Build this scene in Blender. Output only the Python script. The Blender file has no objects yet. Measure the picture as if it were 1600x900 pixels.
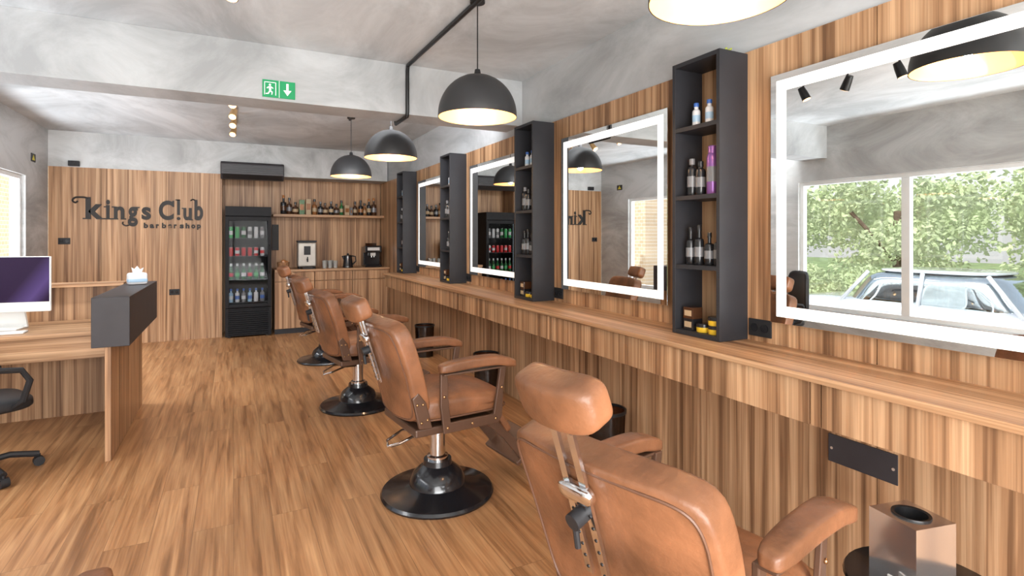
import bpy, bmesh, math, random
from mathutils import Vector, Matrix, Euler
random.seed(7)
S=bpy.context.scene; COL=S.collection
S.view_settings.view_transform='Standard'
try: S.view_settings.look='None'
except Exception: pass
S.view_settings.exposure=0.25
R=math.radians
# ------------------------------------------------------------ materials
def _n(nt,t,**k):
    n=nt.nodes.new(t)
    for a,b in k.items(): setattr(n,a,b)
    return n
def mixc(nt,f,a,b,blend='MIX'):
    m=_n(nt,'ShaderNodeMix',data_type='RGBA',blend_type=blend)
    for i,v in ((0,f),(6,a),(7,b)):
        if isinstance(v,bpy.types.NodeSocket): nt.links.new(v,m.inputs[i])
        else: m.inputs[i].default_value = v if i==0 else (v[0],v[1],v[2],1)
    return m.outputs[2]
def mat(name,col,rough=.5,metal=0,var=.12,scale=6,bump=0,bscale=60,emit=None,estr=0,trans=0,coat=0,spec=.5):
    m=bpy.data.materials.new(name); m.use_nodes=True
    nt=m.node_tree; b=nt.nodes['Principled BSDF']
    tc=_n(nt,'ShaderNodeTexCoord'); no=_n(nt,'ShaderNodeTexNoise'); no.inputs['Scale'].default_value=scale; no.inputs['Detail'].default_value=5
    nt.links.new(tc.outputs['Object'],no.inputs['Vector'])
    c0=[max(0,c*(1-var)) for c in col]; c1=[min(1,c*(1+var)) for c in col]
    mr=_n(nt,'ShaderNodeMapRange'); mr.inputs[1].default_value=.3; mr.inputs[2].default_value=.7; nt.links.new(no.outputs[0],mr.inputs[0])
    o=mixc(nt,mr.outputs[0],c0,c1)
    nt.links.new(o,b.inputs['Base Color'])
    b.inputs['Roughness'].default_value=rough; b.inputs['Metallic'].default_value=metal
    b.inputs['Transmission Weight'].default_value=trans
    b.inputs['Coat Weight'].default_value=coat
    b.inputs['Specular IOR Level'].default_value=spec
    if emit: 
        b.inputs['Emission Color'].default_value=(*emit,1); b.inputs['Emission Strength'].default_value=estr
    if bump:
        n2=_n(nt,'ShaderNodeTexNoise'); n2.inputs['Scale'].default_value=bscale; n2.inputs['Detail'].default_value=4
        nt.links.new(tc.outputs['Object'],n2.inputs['Vector'])
        bp=_n(nt,'ShaderNodeBump'); bp.inputs['Strength'].default_value=bump; bp.inputs['Distance'].default_value=.01
        nt.links.new(n2.outputs[0],bp.inputs['Height']); nt.links.new(bp.outputs[0],b.inputs['Normal'])
    return m
def ramp(nt,src,stops):
    r=_n(nt,'ShaderNodeValToRGB'); e=r.color_ramp.elements
    while len(e)<len(stops): e.new(.5)
    for i,(p,c) in enumerate(stops):
        e[i].position=p; e[i].color=(*c,1)
    nt.links.new(src,r.inputs[0]); return r.outputs[0]
def wood(name,dark,mid,light,axis=2,rough=.45,s=1.0):
    m=bpy.data.materials.new(name); m.use_nodes=True
    nt=m.node_tree; b=nt.nodes['Principled BSDF']
    g=_n(nt,'ShaderNodeNewGeometry')
    def noise(ac,al,det,dist,sc=1):
        mp=_n(nt,'ShaderNodeMapping'); v=[ac*s]*3; v[axis]=al*s
        mp.inputs['Scale'].default_value=v; nt.links.new(g.outputs['Position'],mp.inputs[0])
        n=_n(nt,'ShaderNodeTexNoise'); n.inputs['Scale'].default_value=sc; n.inputs['Detail'].default_value=det; n.inputs['Distortion'].default_value=dist
        nt.links.new(mp.outputs[0],n.inputs['Vector']); return n.outputs[0]
    a=noise(26,.5,8,.6); o=ramp(nt,a,[(.34,dark),(.48,mid),(.64,light)])
    f=noise(130,1.3,4,.3); o2=ramp(nt,f,[(.32,(.76,.74,.72)),(.58,(1.05,1.05,1.05))])
    o=mixc(nt,1.0,o,o2,'MULTIPLY')
    p=noise(5.5,.06,1,0); o3=ramp(nt,p,[(.35,(.86,.85,.84)),(.65,(1.14,1.13,1.12))])
    o=mixc(nt,1.0,o,o3,'MULTIPLY')
    nt.links.new(o,b.inputs['Base Color']); b.inputs['Roughness'].default_value=rough
    b.inputs['Specular IOR Level'].default_value=.35
    bp=_n(nt,'ShaderNodeBump'); bp.inputs['Strength'].default_value=.05; bp.inputs['Distance'].default_value=.01
    nt.links.new(f,bp.inputs['Height']); nt.links.new(bp.outputs[0],b.inputs['Normal'])
    return m
def floor_mat():
    m=bpy.data.materials.new('floor_laminate'); m.use_nodes=True
    nt=m.node_tree; b=nt.nodes['Principled BSDF']
    g=_n(nt,'ShaderNodeNewGeometry')
    rot=_n(nt,'ShaderNodeMapping'); rot.inputs['Rotation'].default_value=(0,0,R(90)); nt.links.new(g.outputs['Position'],rot.inputs[0])
    br=_n(nt,'ShaderNodeTexBrick'); br.inputs['Scale'].default_value=1; br.inputs['Brick Width'].default_value=1.6; br.inputs['Row Height'].default_value=.185
    br.inputs['Mortar Size'].default_value=.0012; br.inputs['Color1'].default_value=(.0,.0,.0,1); br.inputs['Color2'].default_value=(1,1,1,1); br.inputs['Mortar'].default_value=(.2,.2,.2,1)
    br.offset=.37
    nt.links.new(rot.outputs[0],br.inputs['Vector'])
    mul=_n(nt,'ShaderNodeVectorMath',operation='SCALE'); mul.inputs['Scale'].default_value=7; nt.links.new(br.outputs['Color'],mul.inputs[0])
    add=_n(nt,'ShaderNodeVectorMath',operation='ADD'); nt.links.new(g.outputs['Position'],add.inputs[0]); nt.links.new(mul.outputs[0],add.inputs[1])
    def noise(x,y,det,dist):
        mp=_n(nt,'ShaderNodeMapping'); mp.inputs['Scale'].default_value=(x,y,1); nt.links.new(add.outputs[0],mp.inputs[0])
        n=_n(nt,'ShaderNodeTexNoise'); n.inputs['Scale'].default_value=1; n.inputs['Detail'].default_value=det; n.inputs['Distortion'].default_value=dist
        nt.links.new(mp.outputs[0],n.inputs['Vector']); return n.outputs[0]
    o=ramp(nt,noise(24,1.3,7,.6),[(.3,(.22,.10,.038)),(.47,(.375,.185,.079)),(.68,(.49,.27,.125))])
    f=noise(110,2.4,4,.3)
    o=mixc(nt,1.0,o,ramp(nt,f,[(.3,(.8,.78,.76)),(.62,(1.06,1.06,1.06))]),'MULTIPLY')
    o=mixc(nt,1.0,o,ramp(nt,br.outputs['Color'],[(0,(.88,.87,.86)),(1,(1.1,1.1,1.1))]),'MULTIPLY')
    o=mixc(nt,br.outputs['Fac'],o,(.2,.1,.045))
    nt.links.new(o,b.inputs['Base Color']); b.inputs['Roughness'].default_value=.36
    bp=_n(nt,'ShaderNodeBump'); bp.inputs['Strength'].default_value=.05; bp.inputs['Distance'].default_value=.01
    nt.links.new(f,bp.inputs['Height']); nt.links.new(bp.outputs[0],b.inputs['Normal'])
    return m
def concrete(name,a,c,rough=.8,sc=1.3):
    m=bpy.data.materials.new(name); m.use_nodes=True
    nt=m.node_tree; b=nt.nodes['Principled BSDF']; g=_n(nt,'ShaderNodeNewGeometry')
    mp=_n(nt,'ShaderNodeMapping'); mp.inputs['Scale'].default_value=(1,.55,1.3); nt.links.new(g.outputs['Position'],mp.inputs[0])
    n=_n(nt,'ShaderNodeTexNoise'); n.inputs['Scale'].default_value=sc; n.inputs['Detail'].default_value=10; n.inputs['Roughness'].default_value=.66; n.inputs['Distortion'].default_value=1.0
    nt.links.new(mp.outputs[0],n.inputs['Vector'])
    o=ramp(nt,n.outputs[0],[(.36,a),(.64,c)])
    nt.links.new(o,b.inputs['Base Color']); b.inputs['Roughness'].default_value=rough
    return m
def glassy(name,tint=(1,1,1),gl=.06,rough=0.0):
    m=bpy.data.materials.new(name); m.use_nodes=True; nt=m.node_tree
    nt.nodes.remove(nt.nodes['Principled BSDF']); out_=nt.nodes['Material Output']
    t=_n(nt,'ShaderNodeBsdfTransparent'); t.inputs[0].default_value=(*tint,1)
    q=_n(nt,'ShaderNodeBsdfGlossy'); q.inputs['Roughness'].default_value=rough
    mx=_n(nt,'ShaderNodeMixShader'); mx.inputs[0].default_value=gl
    nt.links.new(t.outputs[0],mx.inputs[1]); nt.links.new(q.outputs[0],mx.inputs[2]); nt.links.new(mx.outputs[0],out_.inputs[0])
    return m
WD=((.175,.088,.043),(.365,.205,.107),(.52,.325,.185))
WALL_W=wood('wood_wall_walnut',*WD)
WALL_WH=wood('wood_horizontal_walnut',*WD,axis=1,rough=.38)
WOODX=wood('wood_horizontal_desk',*WD,axis=0,rough=.4)
FLOOR=floor_mat()
CONC=concrete('burnished_concrete',(.32,.32,.315),(.54,.545,.545))
CEIL=concrete('ceiling_concrete',(.40,.42,.435),(.68,.71,.735),sc=1.0)
BEAM=concrete('beam_concrete',(.33,.34,.35),(.52,.535,.55),sc=1.0)
BLACK=mat('black_laminate',(.024,.024,.028),.5,spec=.3)
DARK=mat('charcoal_board',(.04,.036,.04),.45,spec=.3)
BMET=mat('black_metal',(.012,.012,.013),.4,.1,spec=.4)
SHADE=mat('graphite_shade',(.028,.028,.03),.45,.1)
BGLOSS=mat('black_gloss',(.01,.01,.012),.2,coat=.25)
PLAST=mat('black_plastic',(.018,.018,.02),.5,spec=.3)
CHROME=mat('chrome',(.75,.75,.76),.12,1,var=.05)
STEEL=mat('brushed_steel',(.78,.77,.76),.3,.9,var=.06,scale=30)
BRONZE=mat('bronze_leather_frame',(.10,.052,.032),.42,.2)
BRASS=mat('brass_stud',(.45,.27,.13),.35,1)
SPOTB=mat('warm_brass_spot',(.6,.38,.18),.35,.7)
LEATHER=mat('brown_leather',(.185,.078,.036),.42,var=.5,scale=5,bump=.28,bscale=34,coat=.04,spec=.42)
STITCH=mat('stitching',(.12,.053,.028),.5)
WHITE=mat('white_aluminium',(.75,.76,.76),.4,var=.03)
WPL=mat('white_plastic',(.72,.72,.70),.35,var=.04)
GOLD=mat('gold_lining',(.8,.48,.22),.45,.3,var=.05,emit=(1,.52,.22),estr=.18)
BULB=mat('warm_bulb',(1,.8,.6),.4,emit=(1,.74,.46),estr=12)
LED=mat('led_strip',(.85,.85,.85),.4,emit=(1,.98,.96),estr=.5)
MIRR=mat('mirror_silver',(.86,.88,.87),.0,1,var=.0)
GLASS=glassy('window_glass')
AMBER=glassy('smoked_glass',(.35,.25,.2))
ORANGE=mat('amber_light',(1,.6,.3),.4,emit=(1,.6,.28),estr=3)
# ------------------------------------------------------------ geometry
def g_box(x0,x1,y0,y1,z0,z1):
    v=[(x,y,z) for z in (z0,z1) for y in (y0,y1) for x in (x0,x1)]
    f=[(0,2,3,1),(4,5,7,6),(0,1,5,4),(2,6,7,3),(0,4,6,2),(1,3,7,5)]
    return v,f
def g_lathe(prof,n=32,c=(0,0,0),cap=True):
    v=[];f=[]
    for r,z in prof:
        for i in range(n):
            a=2*math.pi*i/n; v.append((c[0]+r*math.cos(a),c[1]+r*math.sin(a),c[2]+z))
    for j in range(len(prof)-1):
        for i in range(n):
            k=(i+1)%n; f.append((j*n+i,j*n+k,(j+1)*n+k,(j+1)*n+i))
    if cap:
        if prof[0][0]>1e-4: f.append(tuple(reversed(range(n))))
        if prof[-1][0]>1e-4: f.append(tuple((len(prof)-1)*n+i for i in range(n)))
    return v,f
def g_tube(pts,r,n=10,closed=False,flat=1.0):
    pts=[Vector(p) for p in pts]; v=[];f=[]; N=len(pts)
    up=Vector((0,0,1)); prev=None
    for i,p in enumerate(pts):
        a=pts[(i-1)%N] if (closed or i>0) else p; b=pts[(i+1)%N] if (closed or i<N-1) else p
        t=(b-a).normalized()
        if prev is None:
            q=t.cross(up)
            if q.length<.1: q=t.cross(Vector((1,0,0)))
        else: q=prev-t*prev.dot(t)
        q.normalize(); prev=q; w=t.cross(q)
        for k in range(n):
            an=2*math.pi*k/n; v.append(tuple(p+q*(r*math.cos(an))+w*(r*flat*math.sin(an))))
    m=N if closed else N-1
    for i in range(m):
        j=(i+1)%N
        for k in range(n):
            l=(k+1)%n; f.append((i*n+k,j*n+k,j*n+l,i*n+l))
    if not closed:
        f.append(tuple(range(n))); f.append(tuple(reversed([(N-1)*n+k for k in range(n)])))
    return v,f
def g_cyl(a,b,r,n=16): return g_tube([a,b],r,n)
def g_pillow(hx,hy,hz,e=5,n=10,fn=None,c=(0,0,0)):
    v=[];f=[];idx={}
    def vid(p):
        k=(round(p[0],5),round(p[1],5),round(p[2],5))
        if k not in idx:
            idx[k]=len(v); d=(abs(p[0])**e+abs(p[1])**e+abs(p[2])**e)**(1/e)
            q=(p[0]/d,p[1]/d,p[2]/d); q=(q[0]*hx,q[1]*hy,q[2]*hz)
            if fn: q=fn(*q)
            v.append((q[0]+c[0],q[1]+c[1],q[2]+c[2]))
        return idx[k]
    T=[math.tan((-1+2*i/n)*math.pi/4) for i in range(n+1)]
    for ax in range(3):
        for s in (-1,1):
            for i in range(n):
                for j in range(n):
                    q=[]
                    for a,b in ((i,j),(i+1,j),(i+1,j+1),(i,j+1)):
                        p=[0,0,0]; p[ax]=s; p[(ax+1)%3]=T[a]; p[(ax+2)%3]=T[b]; q.append(vid(p))
                    f.append(tuple(q) if s>0 else tuple(reversed(q)))
    return v,f
def g_prism(poly,a,b,axis=1):
    v=[]
    for t in (a,b):
        for p in poly:
            if axis==1: v.append((p[0],t,p[1]))
            elif axis==0: v.append((t,p[0],p[1]))
            else: v.append((p[0],p[1],t))
    n=len(poly); f=[tuple(range(n)),tuple(reversed(range(n,2*n)))]
    for i in range(n): f.append((i,i+n,(i+1)%n+n,(i+1)%n))
    return v,f
def xf(g,M): return ([tuple(M@Vector(p)) for p in g[0]],g[1])+tuple(g[2:])
def mi(g,i): return (g[0],g[1],i)
def T(x=0,y=0,z=0,rx=0,ry=0,rz=0): return Matrix.Translation((x,y,z))@Euler((R(rx),R(ry),R(rz))).to_matrix().to_4x4()
def out(name,geos,m,parent=None,smooth=True,bevel=0,label=None,normals=True):
    if isinstance(geos,tuple): geos=[geos]
    V=[];F=[];MI=[]; mats=m if isinstance(m,list) else [m]
    for g in geos:
        o=len(V); V+=list(g[0])
        for q in g[1]:
            F.append(tuple(i+o for i in q)); MI.append(g[2] if len(g)>2 else 0)
    lo=[min(p[i] for p in V) for i in range(3)]; hi=[max(p[i] for p in V) for i in range(3)]
    c=((lo[0]+hi[0])/2,(lo[1]+hi[1])/2,lo[2])
    me=bpy.data.meshes.new(name); me.from_pydata([(p[0]-c[0],p[1]-c[1],p[2]-c[2]) for p in V],[],F)
    for q in mats: me.materials.append(q)
    for p,i in zip(me.polygons,MI): p.material_index=i
    if normals:
        bm=bmesh.new(); bm.from_mesh(me); bmesh.ops.recalc_face_normals(bm,faces=bm.faces); bm.to_mesh(me); bm.free()
    if smooth:
        for p in me.polygons: p.use_smooth=True
        me.set_sharp_from_angle(angle=R(38))
    ob=bpy.data.objects.new(name,me); ob.location=c; COL.objects.link(ob)
    if parent: ob.parent=parent
    if label: ob['label']=label
    if bevel:
        b=ob.modifiers.new('bevel','BEVEL'); b.width=bevel; b.segments=2; b.limit_method='ANGLE'; b.angle_limit=R(50)
    return ob
def meta(o,label,cat,group=None):
    o['label']=label; o['category']=cat
    if group: o['group']=group
    return o
def thing(name,label,cat,loc=(0,0,0),rz=0,group=None):
    e=bpy.data.objects.new(name,None); e.location=loc; e.rotation_euler=(0,0,R(rz)); e.empty_display_size=.1
    COL.objects.link(e); meta(e,label,cat,group); return e
def struct(o): o['kind']='structure'; return o
def dup(root,loc,rz=None,label=None):
    kids={}
    for o in list(COL.objects):
        if o.parent: kids.setdefault(o.parent,[]).append(o)
    def cp(o,par):
        n=o.copy(); COL.objects.link(n)
        if par is not None: n.parent=par; n.matrix_parent_inverse=o.matrix_parent_inverse.copy()
        for ch in kids.get(o,[]): cp(ch,n)
        return n
    n=cp(root,None); n.location=loc
    if rz is not None: n.rotation_euler=(0,0,R(rz))
    if label: n['label']=label
    return n
# ------------------------------------------------------------ room shell
XL,XR,YF,YN,ZC=-2.19,2.33,9.23,-1.7,2.92
WT=2.44
struct(out('floor',g_box(XL-.2,XR+.3,YN-.2,YF+.65,-.12,0),FLOOR,smooth=False))
struct(out('ceiling',g_box(XL-.2,XR+.3,YN-.2,YF+.65,ZC,ZC+.15),CEIL,smooth=False))
struct(out('trim_1',g_box(XL,XR+.02,4.40,4.72,2.51,ZC-.001),BEAM,smooth=False))
struct(out('wall_right',g_box(XR+.02,XR+.2,YN,YF+.6,0,ZC),BEAM,smooth=False))
gs=[];ys=[YN]+[2.24+.94*k for k in range(-4,9)]+[9.70]
for a,b in zip(ys[:-1],ys[1:]): gs.append(g_box(XR,XR+.02,a+.002,b-.002,0.0,WT))
struct(out('trim_2',gs,WALL_W,smooth=False))
W1=(.9,4.8);W2=(5.6,8.36);Z0,Z1=.55,2.23
gs=[g_box(XL-.15,XL,YN,W1[0],0,ZC),g_box(XL-.15,XL,W1[1],W2[0],0,ZC),g_box(XL-.15,XL,W2[1],YF,0,ZC)]
for w in (W1,W2): gs+= [g_box(XL-.15,XL,w[0],w[1],0,Z0),g_box(XL-.15,XL,w[0],w[1],Z1,ZC)]
struct(out('wall_left',gs,CONC,smooth=False))
def window(n,w,muls):
    y0,y1=w; t=.05; x0,x1=XL-.11,XL-.04
    g=[g_box(x0,x1,y0,y1,Z0,Z0+t),g_box(x0,x1,y0,y1,Z1-t,Z1),g_box(x0,x1,y0,y0+t,Z0+t,Z1-t),g_box(x0,x1,y1-t,y1,Z0+t,Z1-t)]
    for m in muls: g.append(g_box(x0,x1,m-.045,m+.045,Z0+t,Z1-t))
    o=struct(out('window_%d'%n,g,WHITE,smooth=False,bevel=.004))
    gl=out('window_glass',g_box(XL-.078,XL-.072,y0+.04,y1-.04,Z0+.04,Z1-.04),GLASS,smooth=False)
    mw=gl.location.copy(); gl.parent=o; gl.location=mw-o.location
window(1,W1,[2.2,3.5]); window(2,W2,[6.95])
struct(out('wall_near',[g_box(XL,-1.9,YN-.12,YN,0,ZC),g_box(1.9,XR+.02,YN-.12,YN,0,ZC),g_box(-1.9,1.9,YN-.12,YN,2.5,ZC)],CONC,smooth=False))
struct(out('window_3',[g_box(-1.9,-1.85,YN-.1,YN-.04,0,2.5),g_box(1.85,1.9,YN-.1,YN-.04,0,2.5),g_box(-.03,.03,YN-.1,YN-.04,0,2.45),g_box(-1.85,1.85,YN-.1,YN-.04,2.45,2.5)],WHITE,smooth=False))
struct(out('wall_far',g_box(XL,XR,YF,YF+.08,WT,ZC),CONC,smooth=False))
gs=[];xs=[XL,-1.62,-.86,-.15]
for a,b in zip(xs[:-1],xs[1:]): gs.append(g_box(a+.002,b-.002,YF,YF+.04,0,WT))
gs.append(g_box(-.19,-.152,YF+.04,YF+.5,0,WT))
struct(out('trim_3',gs,WALL_W,smooth=False))
struct(out('wall_niche',g_box(XL,XR,YF+.5,YF+.6,0,WT+.1),WALL_W,smooth=False))
struct(out('trim_4',g_box(-.15,XR,YF+.08,YF+.5,WT,WT+.05),CONC,smooth=False))
# ------------------------------------------------------------ outside
GRASS=mat('grass_ground',(.2,.27,.1),.9,var=.5,scale=2)
PAVE=mat('paving',(.32,.33,.33),.85,var=.2)
struct(out('ground',g_box(-45,45,-30,45,-.6,-.45),GRASS,smooth=False))
struct(out('ground_pavement',g_box(-6.8,-2.6,-12,20,-.449,-.44),PAVE,smooth=False))
def brickmat():
    m=bpy.data.materials.new('cream_brick'); m.use_nodes=True; nt=m.node_tree; b=nt.nodes['Principled BSDF']
    g=_n(nt,'ShaderNodeNewGeometry'); mp=_n(nt,'ShaderNodeMapping'); mp.inputs['Rotation'].default_value=(0,R(90),R(90)); nt.links.new(g.outputs['Position'],mp.inputs[0])
    br=_n(nt,'ShaderNodeTexBrick'); br.inputs['Scale'].default_value=3; br.inputs['Color1'].default_value=(.6,.43,.28,1); br.inputs['Color2'].default_value=(.7,.54,.38,1); br.inputs['Mortar'].default_value=(.76,.7,.62,1)
    nt.links.new(mp.outputs[0],br.inputs['Vector']); nt.links.new(br.outputs[0],b.inputs['Base Color']); b.inputs['Roughness'].default_value=.85
    return m
o=out('neighbouring_building',[g_box(-8,-4.2,10.2,22,-.45,3.6),g_box(-8.1,-4.1,10.1,22.1,3.6,3.75)],brickmat(),smooth=False)
meta(o,'cream brick building outside the window','building')
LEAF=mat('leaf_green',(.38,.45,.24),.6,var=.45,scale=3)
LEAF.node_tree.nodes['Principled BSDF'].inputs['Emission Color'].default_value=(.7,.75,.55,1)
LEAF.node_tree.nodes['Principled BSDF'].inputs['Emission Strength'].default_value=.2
BARK=mat('bark',(.16,.11,.08),.9,var=.4,bump=.4,bscale=20)
def tree(loc):
    t=thing('tree','leafy green garden tree in sunlight','tree',loc,group='garden trees')
    out('trunk',[g_tube([(0,0,0),(.05,0,.8),(-.03,.05,1.7),(.1,0,2.6)],.11,10),g_tube([(0,.02,1.3),(.4,.3,2.1),(.8,.5,2.7)],.05,8),g_tube([(0,.02,1.2),(-.35,-.4,2),(-.6,-.8,2.6)],.05,8)],BARK,t)
    V=[];F=[]; rnd=random.Random(3)
    blobs=[(rnd.uniform(-1.0,1.0),rnd.uniform(-1.35,1.35),rnd.uniform(.9,3.3),rnd.uniform(.45,.75)) for _ in range(22)]
    for i in range(8000):
        bx,by,bz,br=rnd.choice(blobs); d=Vector((rnd.gauss(0,1),rnd.gauss(0,1),rnd.gauss(0,1))).normalized()*br*rnd.uniform(.5,1.05)
        p=Vector((bx,by,bz))+d; a=Vector((rnd.gauss(0,1),rnd.gauss(0,1),rnd.gauss(0,1))).normalized(); b=a.orthogonal().normalized(); s=rnd.uniform(.05,.1)
        k=len(V); V+= [tuple(p-a*s),tuple(p+b*s*.5),tuple(p+a*s),tuple(p-b*s*.5)]; F.append((k,k+1,k+2,k+3))
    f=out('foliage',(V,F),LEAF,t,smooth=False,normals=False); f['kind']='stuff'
    return t
t0=tree((-10.6,3.6,-.45))
for i,(x,y,r) in enumerate([(-10.6,8.0,180),(-10.6,-.8,180),(-10.6,12.4,0),(-15.2,1.4,0),(-15.2,5.8,180),(-15.2,10.2,0),(-15.2,14.6,180)]): dup(t0,(x,y,-.45),r)
def shrub(loc):
    V=[];F=[]; rnd=random.Random(9)
    for i in range(5000):
        d=Vector((rnd.gauss(0,1),rnd.gauss(0,1),abs(rnd.gauss(0,1)))).normalized()*rnd.uniform(.7,1.02)
        p=Vector((d.x*.6,d.y*1.1,.06+d.z*1.25)); a=Vector((rnd.gauss(0,1),rnd.gauss(0,1),rnd.gauss(0,1))).normalized(); b=a.orthogonal().normalized(); s=rnd.uniform(.04,.07)
        k=len(V); V+= [tuple(p-a*s),tuple(p+b*s*.5),tuple(p+a*s),tuple(p-b*s*.5)]; F.append((k,k+1,k+2,k+3))
    o=out('shrub',(V,F),LEAF,smooth=False,normals=False); o.location=loc; meta(o,'bushy green hedge shrub beside the pavement','shrub','hedge shrubs'); return o
s0=shrub((-7.75,2.4,-.46))
for y in (4.75,7.1,9.45,0.05,-2.3): dup(s0,(-7.75 if y<9 else -8.8,y,-.46))
def car(loc,rz):
    c=thing('car','silver parked sedan outside the window','car',loc,rz)
    PAINT=mat('silver_car_paint',(.70,.73,.78),.2,.2,var=.02,coat=1); CG=mat('car_glass',(.5,.56,.58),.04,1,var=.05); TY=mat('tyre',(.02,.02,.02),.8)
    def body(x,y,z): 
        k=1-.10*max(0,z)/.3; return (x,y*k,z+.07*math.cos(x/2.25*1.4))
    out('body',g_pillow(2.2,.88,.34,7,16,body,(0,0,.55)),PAINT,c)
    def cab(x,y,z):
        k=1-.22*(z+.3)/.6; return (x*(1-.32*(z+.3)/.6)-.15,y*k,z)
    out('cabin',g_pillow(1.25,.76,.3,6,14,cab,(0,0,1.1)),CG,c)
    out('roof',g_pillow(.78,.58,.035,4,10,None,(-.15,0,1.41)),PAINT,c)
    for s in (-1,1):
        for x0,x1 in ((1.06,.66),(-.12,-.12),(-1.36,-.92)): out('roof_pillar',g_tube([(x0,s*.755,.85),(x1,s*.60,1.39)],.03,8),PAINT,c)
    for x in (-1.35,1.35):
        for y in (-.84,.84):
            out('wheel',[g_tube([(x,y-.1,.33),(x,y+.1,.33)],.33,24)],TY,c)
            out('hubcap',[g_tube([(x,y-.11,.33),(x,y+.11,.33)],.2,16)],STEEL,c)
    return c
car((-5.2,4.6,-.44),90)
# ------------------------------------------------------------ vanity counter
vc=thing('vanity_counter','long wall-hung walnut counter beneath the mirrors','counter',(2.13,3.6,0))
def L(p,g): return xf(g,Matrix.Translation(-Vector(p.location)))
CY0,CY1=-.55,7.9
out('countertop',L(vc,g_box(1.93,XR,CY0,CY1,.953,.98)),WALL_WH,vc,smooth=False,bevel=.003)
edges=[CY0]+[1.31+1.88*k for k in range(0,4)]+[CY1]
for a,b in zip(edges[:-1],edges[1:]):
    out('drawer_front',L(vc,g_box(1.95,1.972,a+.025,b-.025,.786,.95)),WALL_W,vc,smooth=False,bevel=.002)
out('rail',L(vc,g_box(1.975,2.0,CY0,CY1,.79,.953)),WALL_W,vc,smooth=False)
out('underside_panel',L(vc,g_box(2.0,XR,CY0,CY1,.79,.81)),WALL_W,vc,smooth=False)
for b in edges[1:-1]: out('filler_strip',L(vc,g_box(1.953,1.974,b-.02,b+.02,.786,.952)),WALL_W,vc,smooth=False)
# ------------------------------------------------------------ shelf towers
def tower(y):
    x0,x1=2.13,XR; w=.325; t=thing('shelf_tower','tall black open shelf tower holding grooming products','shelf',(2.23,y+w/2,.98),group='black shelf towers')
    def q(*a): return L(t,g_box(*a))
    out('side_panel',q(x0,x1,y,y+.022,.981,2.43),BLACK,t,smooth=False,bevel=.0015)
    out('side_panel',q(x0,x1,y+w-.022,y+w,.981,2.43),BLACK,t,smooth=False,bevel=.0015)
    for z in (.981,1.33,1.695,2.06,2.408):
        out('shelf_board',q(x0+.002,x1,y+.022,y+w-.022,z,z+.022),BLACK,t,smooth=False)
    return t
tw=tower(1.925)
for k in (1,2,3): dup(tw,(2.23,1.925+.1625+1.88*k,.98))
# ------------------------------------------------------------ mirrors
def mirror(yc):
    t=thing('led_mirror','square wall mirror with glowing white border strip','mirror',(XR-.02,yc,1.09),group='backlit mirrors')
    h=.59; x=XR
    out('mirror_glass',L(t,g_box(x-.031,x-.024,yc-h,yc+h,1.09,2.27)),MIRR,t,smooth=False,bevel=.002)
    out('backing',L(t,g_box(x-.024,x,yc-h+.04,yc+h-.04,1.13,2.23)),WHITE,t,smooth=False)
    a,b,wd=.032,.032,.052; xx0,xx1=x-.0315,x-.031
    y0,y1,z0,z1=yc-h+a,yc+h-a,1.09+b,2.27-b
    out('light_border',[L(t,g) for g in (g_box(xx0,xx1,y0,y1,z0,z0+wd),g_box(xx0,xx1,y0,y1,z1-wd,z1),g_box(xx0,xx1,y0,y0+wd,z0+wd,z1-wd),g_box(xx0,xx1,y1-wd,y1,z0+wd,z1-wd))],LED,t,smooth=False)
    return t
m0=mirror(1.18)
for k in (1,2,3): dup(m0,(XR-.02,1.18+1.88*k,1.09))
def outlet(loc,face='x'):
    t=thing('power_outlet','black wall power outlet','outlet',loc,0 if face=='x' else 90,'black outlets')
    out('cover_plate',g_box(-.008,0,-.065,.065,0,.085),PLAST,t,smooth=False,bevel=.002)
    for y in (-.03,.03):
        out('socket',g_tube([(-.012,y,.043),(-.006,y,.043)],.02,20),BGLOSS,t)
    return t
o0=outlet((XR,1.85,1.005))
for k in (1,2,3): dup(o0,(XR,1.85+1.88*k,1.005))
outlet((-2.02,YF,1.40),'y'); outlet((-.76,YF,.66),'y')
t=thing('access_plate','flat dark steel cover plate on the wall','wall plate',(XR,1.36,.52))
out('plate',g_box(-.006,0,-.14,.14,0,.12),DARK,t,smooth=False,bevel=.001)
for y in (-.125,.125): out('screw',g_tube([(-.008,y,.06),(-.005,y,.06)],.006,10),STEEL,t)
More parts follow.
